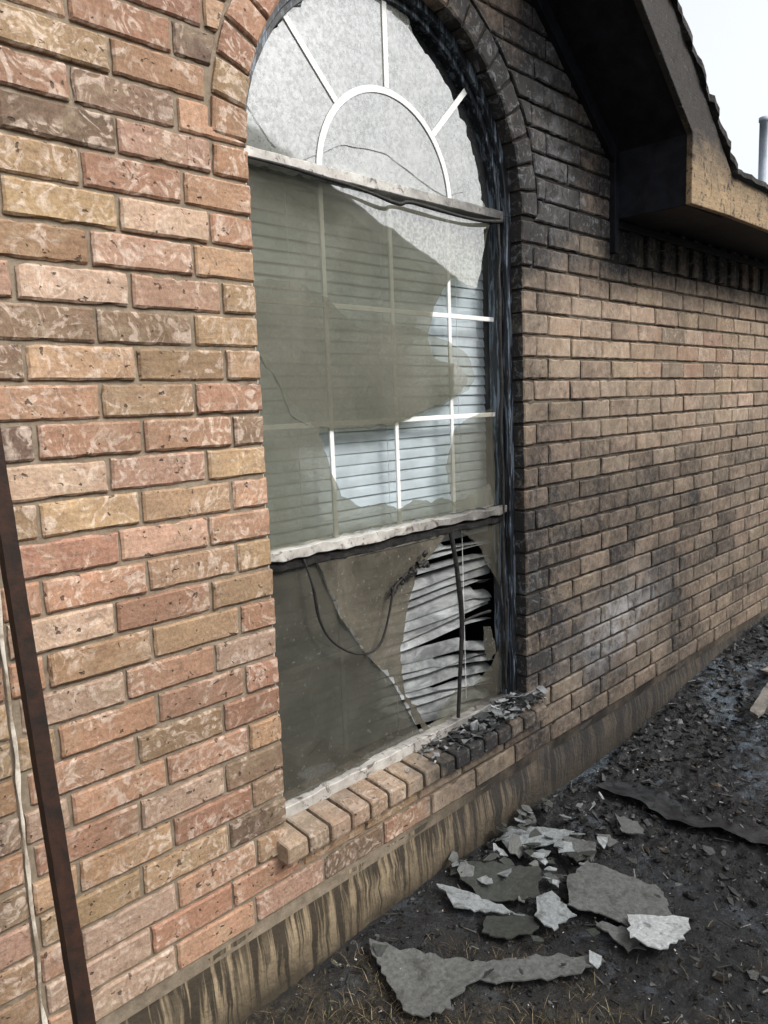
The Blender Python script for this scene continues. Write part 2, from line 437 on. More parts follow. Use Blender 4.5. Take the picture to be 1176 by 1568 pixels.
# foundation
V,F=[],[]
xs=[WX0+i*.03 for i in range(int((WX1-WX0)/.03)+1)]; zs=[-.3,0,.04,.08,.12,.16,.2,.235,.246]
for z in zs:
    for xx in xs: V.append((xx,.012+(.012 if z>.24 else 0)+.010*nz(xx*7,z*20)-.01*(z<.2),z+(0.006*nz(xx*9,2) if z>.23 else 0)))
nx=len(xs)
for j in range(len(zs)-1):
    for i in range(nx-1): F.append((j*nx+i,j*nx+i+1,(j+1)*nx+i+1,(j+1)*nx+i))
mk("foundation",V,F,FOUND,HOUSE,smooth=True)
box("end_wall",WX0+.002,WX0+.1,.1,6,-.2,2.3,MORTAR,HOUSE,0)
box("end_wall_far",WX1-.1,WX1-.002,.1,6,-.2,2.4,MORTAR,HOUSE,0)

# ---------------------------------------------------------------- room behind
V=[(.9,.121,.1),(3.0,.121,.1),(3.0,.121,3.1),(.9,.121,3.1),(.9,2.6,.1),(3.0,2.6,.1),(3.0,2.6,3.1),(.9,2.6,3.1)]
mk("room_interior",V,[(4,5,6,7),(0,4,7,3),(1,2,6,5),(0,1,5,4),(3,7,6,2)],WALLP,HOUSE)

# ---------------------------------------------------------------- window
def fixn(o):
    bm=bmesh.new(); bm.from_mesh(o.data); bmesh.ops.recalc_face_normals(bm,faces=bm.faces); bm.to_mesh(o.data); bm.free()
def arc_band(name,r0,r1,y0,y1,mat,n=56,jitter=0,a0=0,a1=math.pi,parent=HOUSE):
    V,F=[],[]
    for i in range(n+1):
        a=lerp(a0,a1,i/n)
        for (r,y) in ((r0,y0),(r1,y0),(r1,y1),(r0,y1)):
            rr=r+jitter*nz(a*9,r*20,y*20); V.append((CX+rr*math.cos(a),y,CZ+rr*math.sin(a)))
    for i in range(n):
        for k in range(4): F.append((i*4+k,i*4+(k+1)%4,(i+1)*4+(k+1)%4,(i+1)*4+k))
    F+=[(3,2,1,0),(n*4,n*4+1,n*4+2,n*4+3)]
    o=mk(name,V,F,mat,parent); fixn(o); return bev(o,min(.002,abs(y1-y0)*.3),1)
WIN=empty("arched_window",HOUSE)
arc_band("arch_frame_outer",RA-.026,RA+.003,.050,.12,FRAMES,parent=WIN,jitter=.003)
arc_band("arch_frame_inner",RA-.046,RA-.027,.072,.12,FRAMES,parent=WIN,jitter=.003)
def jbox(name,x0,x1,y0,y1,z0,z1,mat,amp=.003,seg=.03,axis='z'):
    V,F=[],[]
    L0,L1=(z0,z1) if axis=='z' else (x0,x1); n=max(2,int((L1-L0)/seg))
    for i in range(n+1):
        t=lerp(L0,L1,i/n)
        if axis=='z': sec=[(x0,y0,t),(x1,y0,t),(x1,y1,t),(x0,y1,t)]
        else: sec=[(t,y0,z0),(t,y1,z0),(t,y1,z1),(t,y0,z1)]
        for q,(X,Y,Z) in enumerate(sec):
            d=amp*nz(t*17,q*5.3,x0*9+z0*7); V.append((X+(d if axis=='z' else 0),Y+d*.6,Z+(0 if axis=='z' else d)))
    for i in range(n):
        for k in range(4): F.append((i*4+k,i*4+(k+1)%4,(i+1)*4+(k+1)%4,(i+1)*4+k))
    F+=[(3,2,1,0),(n*4,n*4+1,n*4+2,n*4+3)]
    o=mk(name,V,F,mat,WIN); fixn(o); return bev(o,.002,1)
jbox("frame_left",XL-.002,XL+.028,.050,.12,.45,CZ,FRAME)
jbox("frame_right",XR-.026,XR+.002,.050,.12,.45,CZ,FRAMES)
jbox("frame_right_track",XR-.046,XR-.028,.074,.12,.45,CZ-.02,FRAMES)
jbox("spring_rail",XL+.02,XR-.022,.062,.12,CZ-.010,CZ+.020,FRAME,.004,axis='x')
jbox("meeting_rail",XL+.028,XR-.03,.060,.12,1.203,1.233,FRAME,.008,axis='x',seg=.018)
jbox("meeting_rail_lower",XL+.028,XR-.03,.075,.12,1.172,1.197,CHAR,.006,axis='x')
jbox("bottom_rail",XL+.02,XR-.03,.058,.12,.462,.498,FRAME,.004,axis='x')
def munt(name,x0,x1,z0,z1): return box(name,x0,x1,.096,.103,z0,z1,WHITE,WIN,.002)
for k,xx in enumerate((1.52,1.80,2.08)):
    munt(f"muntin_upper_{k}",xx-.008,xx+.008,1.236,CZ-.012)
for k,zz in enumerate((1.57,1.91)):
    for q,(xa,xb) in enumerate(((1.235,1.512),(1.528,1.792),(1.808,2.072),(2.088,2.33))): munt(f"muntin_h_{k}{q}",xa,xb,zz-.008,zz+.008)
munt("muntin_low_0",1.512,1.528,.5,1.172); munt("muntin_low_1",1.233,1.512,.862,.878); munt("muntin_low_2",1.528,1.78,.862,.878)
arc_band("muntin_sunburst",.276,.296,.0800,.0832,WHITE,48,parent=WIN)
for k,ad in enumerate((45,90,135)):
    a=math.radians(ad); d=Vector((math.cos(a),math.sin(a))); nrm=Vector((-d.y,d.x))*.0095
    p0=Vector((CX,CZ))+d*.297; p1=Vector((CX,CZ))+d*.542
    prism(f"muntin_spoke_{k}",[tuple(p0-nrm),tuple(p1-nrm),tuple(p1+nrm),tuple(p0+nrm)],.0800,.0832,WHITE,WIN)
inner=[(1.235,1.237),(2.33,1.237),(2.33,2.248),(1.235,2.248)]
sheet("inner_pane",inner,.108,G_IN,WIN)
right=[(.485,.02),(.462,.05),(.457,.10),(.435,.17),(.39,.26),(.35,.31),(.308,.364),(.25,.41),(.183,.448),(.12,.49)]
ap=[(CX+a,CZ+b) for a,b in right]
for i in range(0,18):
    a=math.radians(78+i*6.0)
    if a<math.pi: ap.append((CX+.541*math.cos(a),CZ+.541*math.sin(a)))
ap.append((CX-.54,CZ+.022))
sheet("arch_pane",jag(ap,.015,.010,1),.084,G_ARCH,WIN)
full=[(CX+.541*math.cos(math.radians(q)),CZ+.541*math.sin(math.radians(q))) for q in range(2,179,6)]
sheet("arch_inner_pane",full,.108,G_DK,WIN)
pane_up=[(1.234,2.248),(2.3,2.236),(2.217,2.009),(2.075,2.034),(1.986,1.933),(1.949,1.826),(1.979,1.764),(2.10,1.75),(2.16,1.70),(2.12,1.655),(2.095,1.644),(1.922,1.594),(1.764,1.558),(1.594,1.556),(1.465,1.562),(1.475,1.50),(1.50,1.43),(1.54,1.36),(1.60,1.315),(1.664,1.307),(1.72,1.315),(1.781,1.285),(1.86,1.31),(1.942,1.293),(2.0,1.30),(2.08,1.276),(2.18,1.295),(2.272,1.322),(2.301,1.238),(1.234,1.238)]
sheet("upper_pane_broken",jag(pane_up,.02,.007,2),.086,G_UP,WIN)
mid_pane=[(1.234,1.95),(1.40,1.97),(1.52,1.93),(1.62,1.86),(1.70,1.84),(1.78,1.87),(1.90,1.86),(2.05,1.83),(2.17,1.78),(2.21,1.70),(2.16,1.66),(2.05,1.62),(1.90,1.585),(1.77,1.55),(1.60,1.548),(1.46,1.552),(1.42,1.60),(1.35,1.66),(1.29,1.73),(1.234,1.80)]
sheet("middle_pane_fragment",jag(mid_pane,.02,.006,12),.0905,G_MID,WIN)
mid2=[(2.09,1.54),(2.31,1.60),(2.315,1.24),(2.12,1.24),(2.06,1.27),(2.03,1.40)]
sheet("middle_pane_fragment_lower",jag(mid2,.02,.008,13),.0915,G_MID,WIN)
low_glass=[(1.234,1.17),(1.429,1.17),(1.507,1.001),(1.609,0.852),(1.721,0.734),(1.857,0.502),(1.234,0.502)]
sheet("lower_pane_smoked",jag(low_glass,.02,.003,3),.092,G_LOW,WIN)
low_sheet=[(1.429,1.172),(2.02,1.172),(1.95,1.13),(1.865,1.078),(1.802,.957),(1.761,.79),(1.775,.674),(1.872,.54),(1.89,.503),(1.857,.503),(1.721,.734),(1.609,.852),(1.507,1.001)]
sheet("lower_sheet_torn",jag(low_sheet,.02,.012,4),.080,G_SHEET,WIN,wav=.012)
sheet("shard_corner",jag([(1.24,.505),(1.26,.66),(1.34,.60),(1.42,.64),(1.52,.56),(1.60,.503)],.02,.01,5),.078,G_LOW,WIN)
sheet("shard_right",jag([(2.20,.80),(2.25,.79),(2.28,.68),(2.22,.66)],.02,.008,6),.074,G_LOW,WIN)
sheet("shard_top_right",jag([(2.10,1.172),(2.33,1.172),(2.33,.92),(2.27,1.0),(2.20,1.10)],.02,.008,16),.088,G_MID,WIN)
sheet("shard_bottom_right",jag([(1.90,.503),(2.33,.503),(2.33,.70),(2.25,.62),(2.16,.58),(2.05,.60),(1.96,.55)],.02,.010,17),.088,G_MID,WIN)
Y=.070
tube("gasket_loop",[(1.367,Y,1.196),(1.375,Y-.01,1.15),(1.385,Y-.02,1.10),(1.39,Y-.02,1.03),(1.425,Y-.02,.95),(1.50,Y-.02,.89),(1.567,Y-.02,.863),(1.64,Y-.02,.868),(1.68,Y-.02,.95),(1.707,Y-.02,1.043),(1.74,Y-.015,1.06),(1.85,Y,1.098)],.0035,CHAR,WIN)
tube("gasket_hanging",[(2.023,Y,1.176),(2.035,Y-.01,1.08),(2.05,Y-.01,.97),(2.064,Y-.01,.852),(2.045,Y-.01,.70),(2.026,Y-.01,.51)],.007,CHAR,WIN)
tube("gasket_cross",[(2.064,Y-.01,.852),(2.15,Y-.01,.86),(2.237,Y,.85)],.005,CHAR,WIN)
tube("gasket_sagging",[(1.24,.055,2.252),(1.36,.052,2.252),(1.486,.052,2.245),(1.65,.052,2.238),(1.80,.050,2.216),(1.83,.052,2.236),(1.95,.052,2.232),(2.117,.052,2.226),(2.25,.052,2.23),(2.33,.055,2.244)],.0055,CHAR,WIN)
for k in range(26):
    t=U(0,1); a=(lerp(1.70,1.88,t),Y-.012,lerp(1.03,1.11,t)+U(-.014,.014)); tube(f"gasket_crumb_{k}",[a,(a[0]+U(-.014,.014),a[1]+U(-.008,.006),a[2]+U(-.010,.010)),(a[0]+U(-.022,.022),a[1],a[2]+U(-.014,.014))],.006,CHAR,WIN)
tube("gasket_bead_jamb",[(2.325+U(-.01,.005),.064,2.23-i*.055) for i in range(32)],.006,CHAR,WIN)
CR=simple("glass_crack_edge",(.10,.10,.09),(.22,.22,.20),40,.3,.1)
def crack(nm,pts,y):
    pp=[]
    for (a,b),(c,d) in zip(pts[:-1],pts[1:]):
        for q in range(4): t=q/4; pp.append((lerp(a,c,t)+U(-.003,.003),y,lerp(b,d,t)+U(-.003,.003)))
    tube(nm,pp,.0007,CR,WIN)
crack("crack_0",[(1.24,1.80),(1.29,1.73),(1.33,1.68),(1.36,1.60),(1.44,1.565)],.084)
crack("crack_1",[(1.26,2.40),(1.31,2.34),(1.37,2.29)],.082)
crack("crack_2",[(1.45,2.29),(1.60,2.36),(1.78,2.37),(1.92,2.32),(2.06,2.29),(2.18,2.33)],.082)

# blinds
V,F=[],[]
z=2.22;k=0
while z>.50:
    n=36; zz=z; tilt0=math.radians(73)+U(-.06,.06); b=len(V)
    br=1 if z<1.12 else 0
    ph=U(0,6); am=U(0,.014); open_=U(.35,1.25) if R()<.8 else 0
    xb_=U(1.98,2.45); slope=U(-.03,.03)
    for i in range(n+1):
        x=lerp(1.225,2.352,i/n); d=sm(1.72,1.86,x)*br
        tilt=tilt0-d*open_-(.10*nz(x*2,z*3))
        if x>xb_ and br: tilt-=.6*sm(xb_,xb_+.03,x)
        sag=-d*(.003*math.sin(x*9+z*4)+am*math.sin((x-1.7)*4+ph*.3)+slope*(x-1.8))-.002*nz(x*4,z*7)
        if x>xb_ and br: sag-=.012*sm(xb_,xb_+.03,x)+(x-xb_)*.12
        if z<.80 and br: sag-=d*.05*(x-1.8)/.5
        c,s_=math.cos(tilt)*.024,math.sin(tilt)*.024
        for q in (-1,-.3,.3,1):
            V.append((x,.165+q*c-.004*(1-q*q)+d*.01*nz(x*5,z*9),zz+sag+q*s_+.003*(1-q*q)))
    for i in range(n):
        for q in range(3):
            a=b+i*4+q; F.append((a,a+4,a+5,a+1))
    z-=.0345; k+=1
mk("window_blinds",V,F,BLIND,WIN,smooth=True)
for k,xx in enumerate((1.42,1.79,2.16)): tube(f"blind_cord_{k}",[(xx,.132,2.24),(xx,.132,1.4),(xx+.004,.132,.52)],.0012,WHITE,WIN,False)
box("blind_headrail",1.225,2.352,.135,.19,2.235,2.275,WHITE,WIN)

# ---------------------------------------------------------------- roof
ROOF=empty("roof",HOUSE)
def rz(x): return 2.61+.76*(3.04-x)
def slab(name,pts,mat,parent):
    F=[(0,1,2,3),(7,6,5,4),(0,4,5,1),(1,5,6,2),(2,6,7,3),(3,7,4,0)]
    o=mk(name,pts,F,mat,parent); fixn(o); return o
def rake(name,xa,xb,y0,y1,lo,hi,mat,left=False):
    P_=[]
    for dz in (lo,hi):
        for (x,y) in ((xa,y0),(xb,y0),(xb,y1),(xa,y1)):
            X=2*PEAK-x if left else x; P_.append((X,y,rz(x)+dz))
    return slab(name,P_,mat,ROOF)
rake("rake_soffit",PEAK,3.04,-.30,.02,-.015,.012,BLACKP); rake("rake_soffit_left",PEAK,3.04,-.30,.02,-.015,.012,BLACKP,True)
rake("rake_frieze",PEAK,3.035,-.022,.012,-.085,-.0155,BLACKP); rake("rake_frieze_left",PEAK,3.035,-.022,.012,-.085,-.0155,BLACKP,True)
prism("eave_return_box",[(3.04,2.335),(3.40,2.335),(3.40,2.45),(3.04,2.615)],-.299,.02,BLACKP,ROOF,.004)
box("return_trim",3.005,3.039,-.024,.012,2.20,2.60,BLACKP,ROOF)
prism("rake_fascia",[(PEAK,rz(PEAK)-.03),(3.03,rz(3.03)-.03),(3.03,2.335),(3.42,2.345),(3.42,2.515),(3.03,2.835),(PEAK,rz(PEAK)+.21)],-.325,-.300,FASCIA,ROOF,.004)
prism("rake_fascia_left",[(2*PEAK-3.42,2.4),(2*PEAK-3.42,2.515),(PEAK-.001,rz(PEAK)+.21),(PEAK-.001,rz(PEAK)-.03)],-.325,-.300,FASCIA,ROOF,.004)
box("eave_fascia",3.422,WX1,-.324,-.300,2.345,2.505,FASCIA,ROOF,.004)
box("eave_soffit",3.402,WX1,-.299,.008,2.35,2.37,BLACKP,ROOF,0)
box("eave_frieze",3.06,WX1,-.02,.006,2.302,2.334,BLACKP,ROOF)
SHING=simple("charred_shingles",(.012,.012,.013),(.05,.048,.046),18,.9,.8,.01)
V,F=[],[]
n=120
for sgn in (0,1):
    b=len(V)
    for i in range(n+1):
        x=lerp(PEAK,3.43,i/n); X=2*PEAK-x if sgn else x
        yj=-.345+.010*nz(x*30,2)+ (.008 if (i//3)%2 else 0); zz=rz(PEAK)+.225-(rz(PEAK)+.225-2.535)*(i/n)+.006*nz(x*25,5)+(.008 if (i//4)%2 else 0)
        V+= [(X,yj,zz-.014),(X,yj,zz+.012),(X,4.5,zz+.012),(X,4.5,zz-.014)]
    for i in range(n):
        for k in range(4): F.append((b+i*4+k,b+i*4+(k+1)%4,b+(i+1)*4+(k+1)%4,b+(i+1)*4+k))
    F.append((b+n*4,b+n*4+1,b+n*4+2,b+n*4+3))
mk("gable_roof_shingles",V,F,SHING,ROOF)
V,F=[],[]
n=160
for i in range(n+1):
    x=lerp(3.425,WX1+.3,i/n); yj=-.35+.008*nz(x*20,2)+(.006 if (i//2)%2 else 0); z0=2.518+.004*nz(x*20,9)
    V+=[(x,yj,z0-.010),(x,yj,z0+.010),(x,4.5,z0+.01+.5*4.85),(x,4.5,z0-.01+.5*4.85)]
for i in range(n):
    for k in range(4): F.append((i*4+k,i*4+(k+1)%4,(i+1)*4+(k+1)%4,(i+1)*4+k))
F.append((0,1,2,3))
mk("main_roof_shingles",V,F,SHING,ROOF)
VP=simple("vent_pipe_metal",(.20,.24,.30),(.32,.36,.42),12,.5,.1)
def lathe(name,prof,cx,cy,mat,parent,n=24):
    V=[];F=[]
    for (r,z) in prof:
        for k in range(n):
            a=2*math.pi*k/n; V.append((cx+r*math.cos(a),cy+r*math.sin(a),z))
    for j in range(len(prof)-1):
        for k in range(n): F.append((j*n+k,j*n+(k+1)%n,(j+1)*n+(k+1)%n,(j+1)*n+k))
    F.append(tuple((len(prof)-1)*n+k for k in range(n)))
    return mk(name,V,F,mat,parent,smooth=True)
lathe("vent_pipe",[(.10,2.75),(.085,3.02),(.05,3.08),(.028,3.10),(.028,3.55),(.034,3.552),(.034,3.58),(.022,3.585)],6.22,.5,VP,ROOF)

# ---------------------------------------------------------------- ground
def gh(x,y):
    return .17*sm(2.7,5.0,x)*sm(-3.5,-.6,y)+.03*sm(.25,0,abs(y+.05))*sm(1.0,1.6,x)
def charf(x,y):
    return sm(1.30,2.00,x+.30*nz(x*3,y*3,4)+.25*nz(x*9,y*9,6)+.45*sm(-.5,0,y)-.15*sm(-.7,-1.3,y))
def ghn(x,y):
    h=gh(x,y); ch=sm(1.5,2.6,x+.35*nz(x*2,y*2,4))
    flat=1-.75*sm(.0,.25,nz(x*1.6+3,y*2.2,8))*ch
    h+=.012*nz(x*3,y*3,1)+.007*nz(x*11,y*11,2)+flat*((.006+.012*ch)*nz(x*27,y*27,3)+(.003+.007*ch)*nz(x*70,y*70,5))
    return h
def axis(dense0,dense1,st,lo,hi):
    a=[];v=dense0;
    while v<dense1: a.append(v); v+=st
    L=[];s=st;v=dense0
    while v>lo: s*=1.5; v-=s; L.append(v)
    Rr=[];s=st;v=a[-1]
    while v<hi: s*=1.5; v+=s; Rr.append(v)
    return L[::-1]+a+Rr
xs=axis(.7,6.4,.0125,-400,400); ys=axis(-1.75,.03,.0125,-400,400)
V=[];F=[];A=[]
for y in ys:
    for x in xs:
        near=(-3<x<10 and -5<y<.1)
        V.append((x,y,ghn(x,y) if near else (gh(x,y) if y<.5 else -.02)))
        ch=charf(x,y)
        if x<.4: ch=0
        wet_sheen=sm(.0,.25,nz(x*1.6+3,y*2.2,8))*sm(2.2,2.7,x)
        A.append((ch*sm(12,7,x)*sm(-6,-3,y),wet_sheen if near else 0,0))
nx=len(xs)
for j in range(len(ys)-1):
    for i in range(nx-1): F.append((j*nx+i,j*nx+i+1,(j+1)*nx+i+1,(j+1)*nx+i))
def mat_ground():
    m=M("charred_lawn"); A=m.sep(m.attr("Aux"))
    g=m.mix(m.ramp(m.noise(9,5,.5,.7),.35,.65),(.030,.023,.016),(.075,.058,.036))
    g=m.mix(m.ramp(m.noise(120,4,.5,.7),.55,.68,0,.7),g,(.22,.18,.11))
    g=m.mix(m.ramp(m.noise(40,5,.5,.75),.44,.58,.92,0),g,(.010,.009,.007))
    ch=m.mix(m.ramp(m.noise(22,6,.7,.75),.50,.72),(.006,.0065,.0075),(.036,.040,.046))
    ch=m.mix(m.ramp(m.noise(5,5,1,.7),.57,.66,0,.45),ch,(.09,.11,.135))
    ch=m.mix(m.ramp(m.noise(150,3,.5,.7),.67,.73,0,.7),ch,(.20,.20,.20))
    ch=m.mix(m.math('MULTIPLY',A[1],m.ramp(m.noise(12,5,.6,.7),.44,.62)),ch,(.11,.145,.18))  # bluish sky sheen painted into the colour of the wet ash
    c=m.mix(A[0],g,ch)
    wet_sheen=m.ramp(m.math('ADD',m.noise(9,5,.8,.7),m.math('MULTIPLY',A[1],.40)),.48,.68,.75,.12)
    rg=m.n('ShaderNodeMix',data_type='FLOAT'); m.L(A[0],rg.inputs[0]); rg.inputs[2].default_value=.95; m.L(wet_sheen,rg.inputs[3])
    m.bump(m.math('ADD',m.noise(55,6,.6,.75),m.math('MULTIPLY',m.noise(200,3),.4)),.9,.012)
    return m.fin(c,rg.outputs[0],.55)
mk("ground",V,F,mat_ground(),smooth=True,aux=A)

def mat_debris(name,r=.6):
    m=M(name); c=m.mix(1.0,m.attr("Col"),m.ramp(m.noise(70,5,.5,.7),.3,.7,.55,1.35),'MULTIPLY')
    c=m.mix(m.ramp(m.noise(18,5,.8,.7),.52,.66,0,.6),c,(.03,.03,.028))
    m.bump(m.noise(120,4),.5,.003); return m.fin(c,r,.45)
DEB=mat_debris("burnt_debris",.45)
V=[];F=[];C=[]
def flake(x,y,z,s,c,tilt=.5,th=.0):
    n=random.randint(4,7); a0=U(0,6.28); b=len(V); e=U(.35,1)
    q=Matrix.Rotation(U(0,6.28),3,'Z')@Matrix.Rotation(U(-tilt,tilt),3,'X')@Matrix.Rotation(U(-tilt,tilt),3,'Y')
    T=[]
    for k in range(n):
        a=a0+k*6.283/n+U(-.3,.3); r=s*U(.45,1.1); T.append(Vector((r*math.cos(a),r*e*math.sin(a),U(-.2,.2)*s)))
    th=th or s*U(.05,.3)
    for dz in (0,-th):
        for v in T:
            w=q@(v+Vector((0,0,dz))); V.append((x+w.x,y+w.y,z+w.z)); C.append(c)
    F.append(tuple(range(b,b+n))); F.append(tuple(range(b+2*n-1,b+n-1,-1)))
    for k in range(n): F.append((b+k,b+k+n,b+(k+1)%n+n,b+(k+1)%n))
cnt=0
while cnt<22000:
    x=.9+5.6*R()**1.25; y=-1.7*R()**1.1+.0
    if R()>charf(x,y)*.8+.2: continue
    if x>2.2 and nz(x*1.6+3,y*2.2,8)>.12 and R()<.7: continue
    s=.002+.011*R()**3
    if x>2.0 and R()<.06: s=U(.012,.030)
    k=R(); v=U(.005,.020) if k<.84 else (U(.03,.08) if k<.95 else U(.2,.55))
    if v>.15: s=min(s,.006)
    c=(v,v*1.02,v*1.08) if R()<.75 else (v*1.25,v*.95,v*.7)
    flake(x,min(y,-.01-s),ghn(x,y)+s*.25,s,c,.7 if s<.012 else .35); cnt+=1
for k in range(1300):
    x=U(2.4,6.3); y=-abs(random.gauss(0,.30))-.03; s=U(.006,.028); v=U(.006,.022) if R()<.85 else U(.04,.12)
    flake(x,y,ghn(x,y)+U(0,.015),s,(v,v*1.03,v*1.1),.6)
for k in range(600):
    x=U(1.2,5.5); y=-U(.03,1.5); L_=U(.015,.07); a=U(0,3.14); w_=U(.0008,.003); z=ghn(x,y)+.004; b=len(V)
    dx,dy=math.cos(a),math.sin(a); v=random.choice([.01,.015,.02,.05,.12,.25]); tz=U(-.2,.3)*L_
    for (p,q,h) in ((0,-1,0),(1,-.6,1),(1,.6,1),(0,1,0)):
        for up in (0,1): V.append((x+dx*L_*p-dy*w_*q,min(-.01,y+dy*L_*p+dx*w_*q),z+tz*h+up*w_)); C.append((v,v*.93,v*.85))
    F+=[(b+1,b+3,b+5,b+7),(b,b+2,b+3,b+1),(b+2,b+4,b+5,b+3),(b+4,b+6,b+7,b+5),(b+6,b,b+1,b+7)]
mk("burnt_debris",V,F,DEB,col=C)
# slate grey film-covered glass sheets
V=[];F=[];C=[]
def plate(pts,c,h=.012,th=.004,seed=0,tx=0,ty=0,warp=.006):
    p=jag(pts,.016,.011,seed); n=len(p); b=len(V)
    cx=sum(q[0] for q in p)/n; cy=sum(q[1] for q in p)/n
    for dz in (0,-th):
        for (x,y) in p:
            V.append((x,min(y,-.012),gh(x,y)+.02+h+tx*(x-cx)+ty*(y-cy)+warp*nz(x*6,y*6,seed)+dz)); C.append(c)
    tris=tessellate_polygon([[Vector((q[0],q[1],0)) for q in p]])
    for t in tris: F.append(tuple(b+i for i in t)); F.append(tuple(b+n+i for i in t))
    for k in range(n): F.append((b+k,b+k+n,b+(k+1)%n+n,b+(k+1)%n))
g1=(.12,.125,.122); g2=(.25,.27,.28); g3=(.05,.055,.05)
Apl=[(1.42,-.07),(1.492,-.204),(1.576,-.33),(1.66,-.42),(1.75,-.5),(1.84,-.60),(1.834,-.622),(1.70,-.57),(1.611,-.485),(1.53,-.39),(1.424,-.381),(1.40,-.41),(1.33,-.37),(1.317,-.313),(1.359,-.20)]
plate(Apl,g1,.010,seed=1)
plate([(2.08,-.35),(2.20,-.352),(2.24,-.59),(2.144,-.676),(1.997,-.6),(1.98,-.5),(1.96,-.42)],g1,.020,seed=2,ty=.05)
plate([(2.02,-.59),(2.147,-.715),(2.11,-.745),(2.0,-.75),(1.93,-.73),(1.925,-.64)],(.42,.44,.45),.034,seed=3,tx=-.12)
plate([(1.75,-.06),(1.80,-.17),(1.84,-.33),(1.79,-.27),(1.707,-.176)],g2,.012,seed=4)
plate([(1.88,-.03),(1.98,-.17),(2.05,-.265),(1.93,-.33),(1.80,-.2),(1.82,-.1)],g3,.022,seed=5,tx=.1)
plate([(2.2,-.03),(2.26,-.14),(2.31,-.236),(2.20,-.22),(2.06,-.13),(2.1,-.06)],g2,.020,seed=6,ty=-.15)
plate([(2.55,-.27),(2.56,-.36),(2.50,-.42),(2.46,-.34)],g1,.015,seed=7)
plate([(2.27,-.22),(2.30,-.34),(2.22,-.36),(2.19,-.25)],g1,.03,seed=8,tx=.2)
plate([(1.92,-.33),(1.97,-.35),(1.93,-.46),(1.83,-.45),(1.84,-.38)],g2,.026,seed=9,ty=.1)
plate([(1.76,-.25),(1.86,-.34),(1.82,-.41),(1.72,-.36),(1.70,-.28)],g3,.008,seed=10)
plate([(1.96,-.50),(2.0,-.60),(1.95,-.68),(1.92,-.64)],g1,.008,seed=11)
for k in range(60):
    x=U(1.85,2.40); y=-U(.03,.36); s=U(.012,.050); a0=U(0,6)
    plate([(x+s*U(.4,1)*math.cos(a0+q*1.25),y+s*U(.4,1)*math.sin(a0+q*1.25)) for q in range(5)],random.choice([g1,g1,g2,(.30,.32,.33),g3,g3]),.015+U(0,.03),.003,seed=20+k,tx=U(-.5,.5),ty=U(-.5,.5))
for k in range(100):
    x=U(1.2,3.6); y=-U(.05,1.2); s=U(.006,.026); a0=U(0,6)
    plate([(x+s*U(.4,1)*math.cos(a0+q*1.25),y+s*U(.4,1)*math.sin(a0+q*1.25)) for q in range(5)],random.choice([g1,g2,g3,g3,g3]),.005+U(0,.015),.003,seed=80+k,tx=U(-.4,.4),ty=U(-.4,.4))
SHM=mat_debris("ash_coated_glass",.42)
mk("broken_window_glass",V,F,SHM,col=C)
V=[];F=[];C=[]
for k in range(300):
    x=1.66+.78*R()**.5; y=U(-.04,.06); s=(U(.004,.014) if R()<.5 else U(.018,.042)*(1 if x>1.95 else .5)); v=random.choice([.02,.03,.06,.12,.18,.30])
    flake(x,y,.470+y*.12+U(0,.040)*sm(1.9,2.3,x),s,(v,v*1.05,v*1.1),.35 if s>.015 else .8,.002)
mk("glass_shards_on_sill",V,F,SHM,HOUSE,col=C)
# sheet of charred roofing felt lying flat, torn edge curled up
FELT=simple("charred_roofing_felt",(.008,.008,.009),(.04,.045,.05),20,.30,.6,.006,spec=.6)
V=[];F=[]
n=60;mm=8
for i in range(n+1):
    t=i/n; y=lerp(-.12,-1.1,t)
    xe=2.66+.05*t+.05*nz(t*4,1)+.020*nz(t*17,3)+.010*nz(t*45,3)
    wd=.16+.10*nz(t*3.1,5)+.04*nz(t*13,6)
    for j in range(mm+1):
        s=j/mm; x=xe+s*wd; z=gh(x,y)+.014+.024*(1-s)**3*(1+nz(t*9,2))+.008*nz(x*12,y*12,4)-(.02 if j==mm else 0)
        V.append((x,y,z))
for i in range(n):
    for j in range(mm): a=i*(mm+1)+j; F.append((a,a+mm+1,a+mm+2,a+1))
mk("charred_roofing_felt",V,F,FELT,smooth=True)
PLY=simple("singed_board_scrap",(.30,.28,.25),(.08,.07,.065),14,.8,.4)
def scrap(name,pts,z,th,tilt):
    pts=jag(pts,.03,.006,3); n=len(pts); cx=sum(p[0] for p in pts)/n; V=[(x,y,z+tilt*(x-cx)) for x,y in pts]+[(x,y,z-th+tilt*(x-cx)) for x,y in pts]
    F=[tuple(range(n)),tuple(range(2*n-1,n-1,-1))]+[(i,i+n,(i+1)%n+n,(i+1)%n) for i in range(n)]
    return mk(name,V,F,PLY)
scrap("board_scrap",[(3.95,-.36),(3.9,-.45),(3.62,-.43),(3.65,-.38)],.15,.012,.15)
scrap("board_scrap.001",[(4.3,-.27),(4.32,-.32),(4.05,-.34),(4.08,-.29)],.17,.012,-.15)

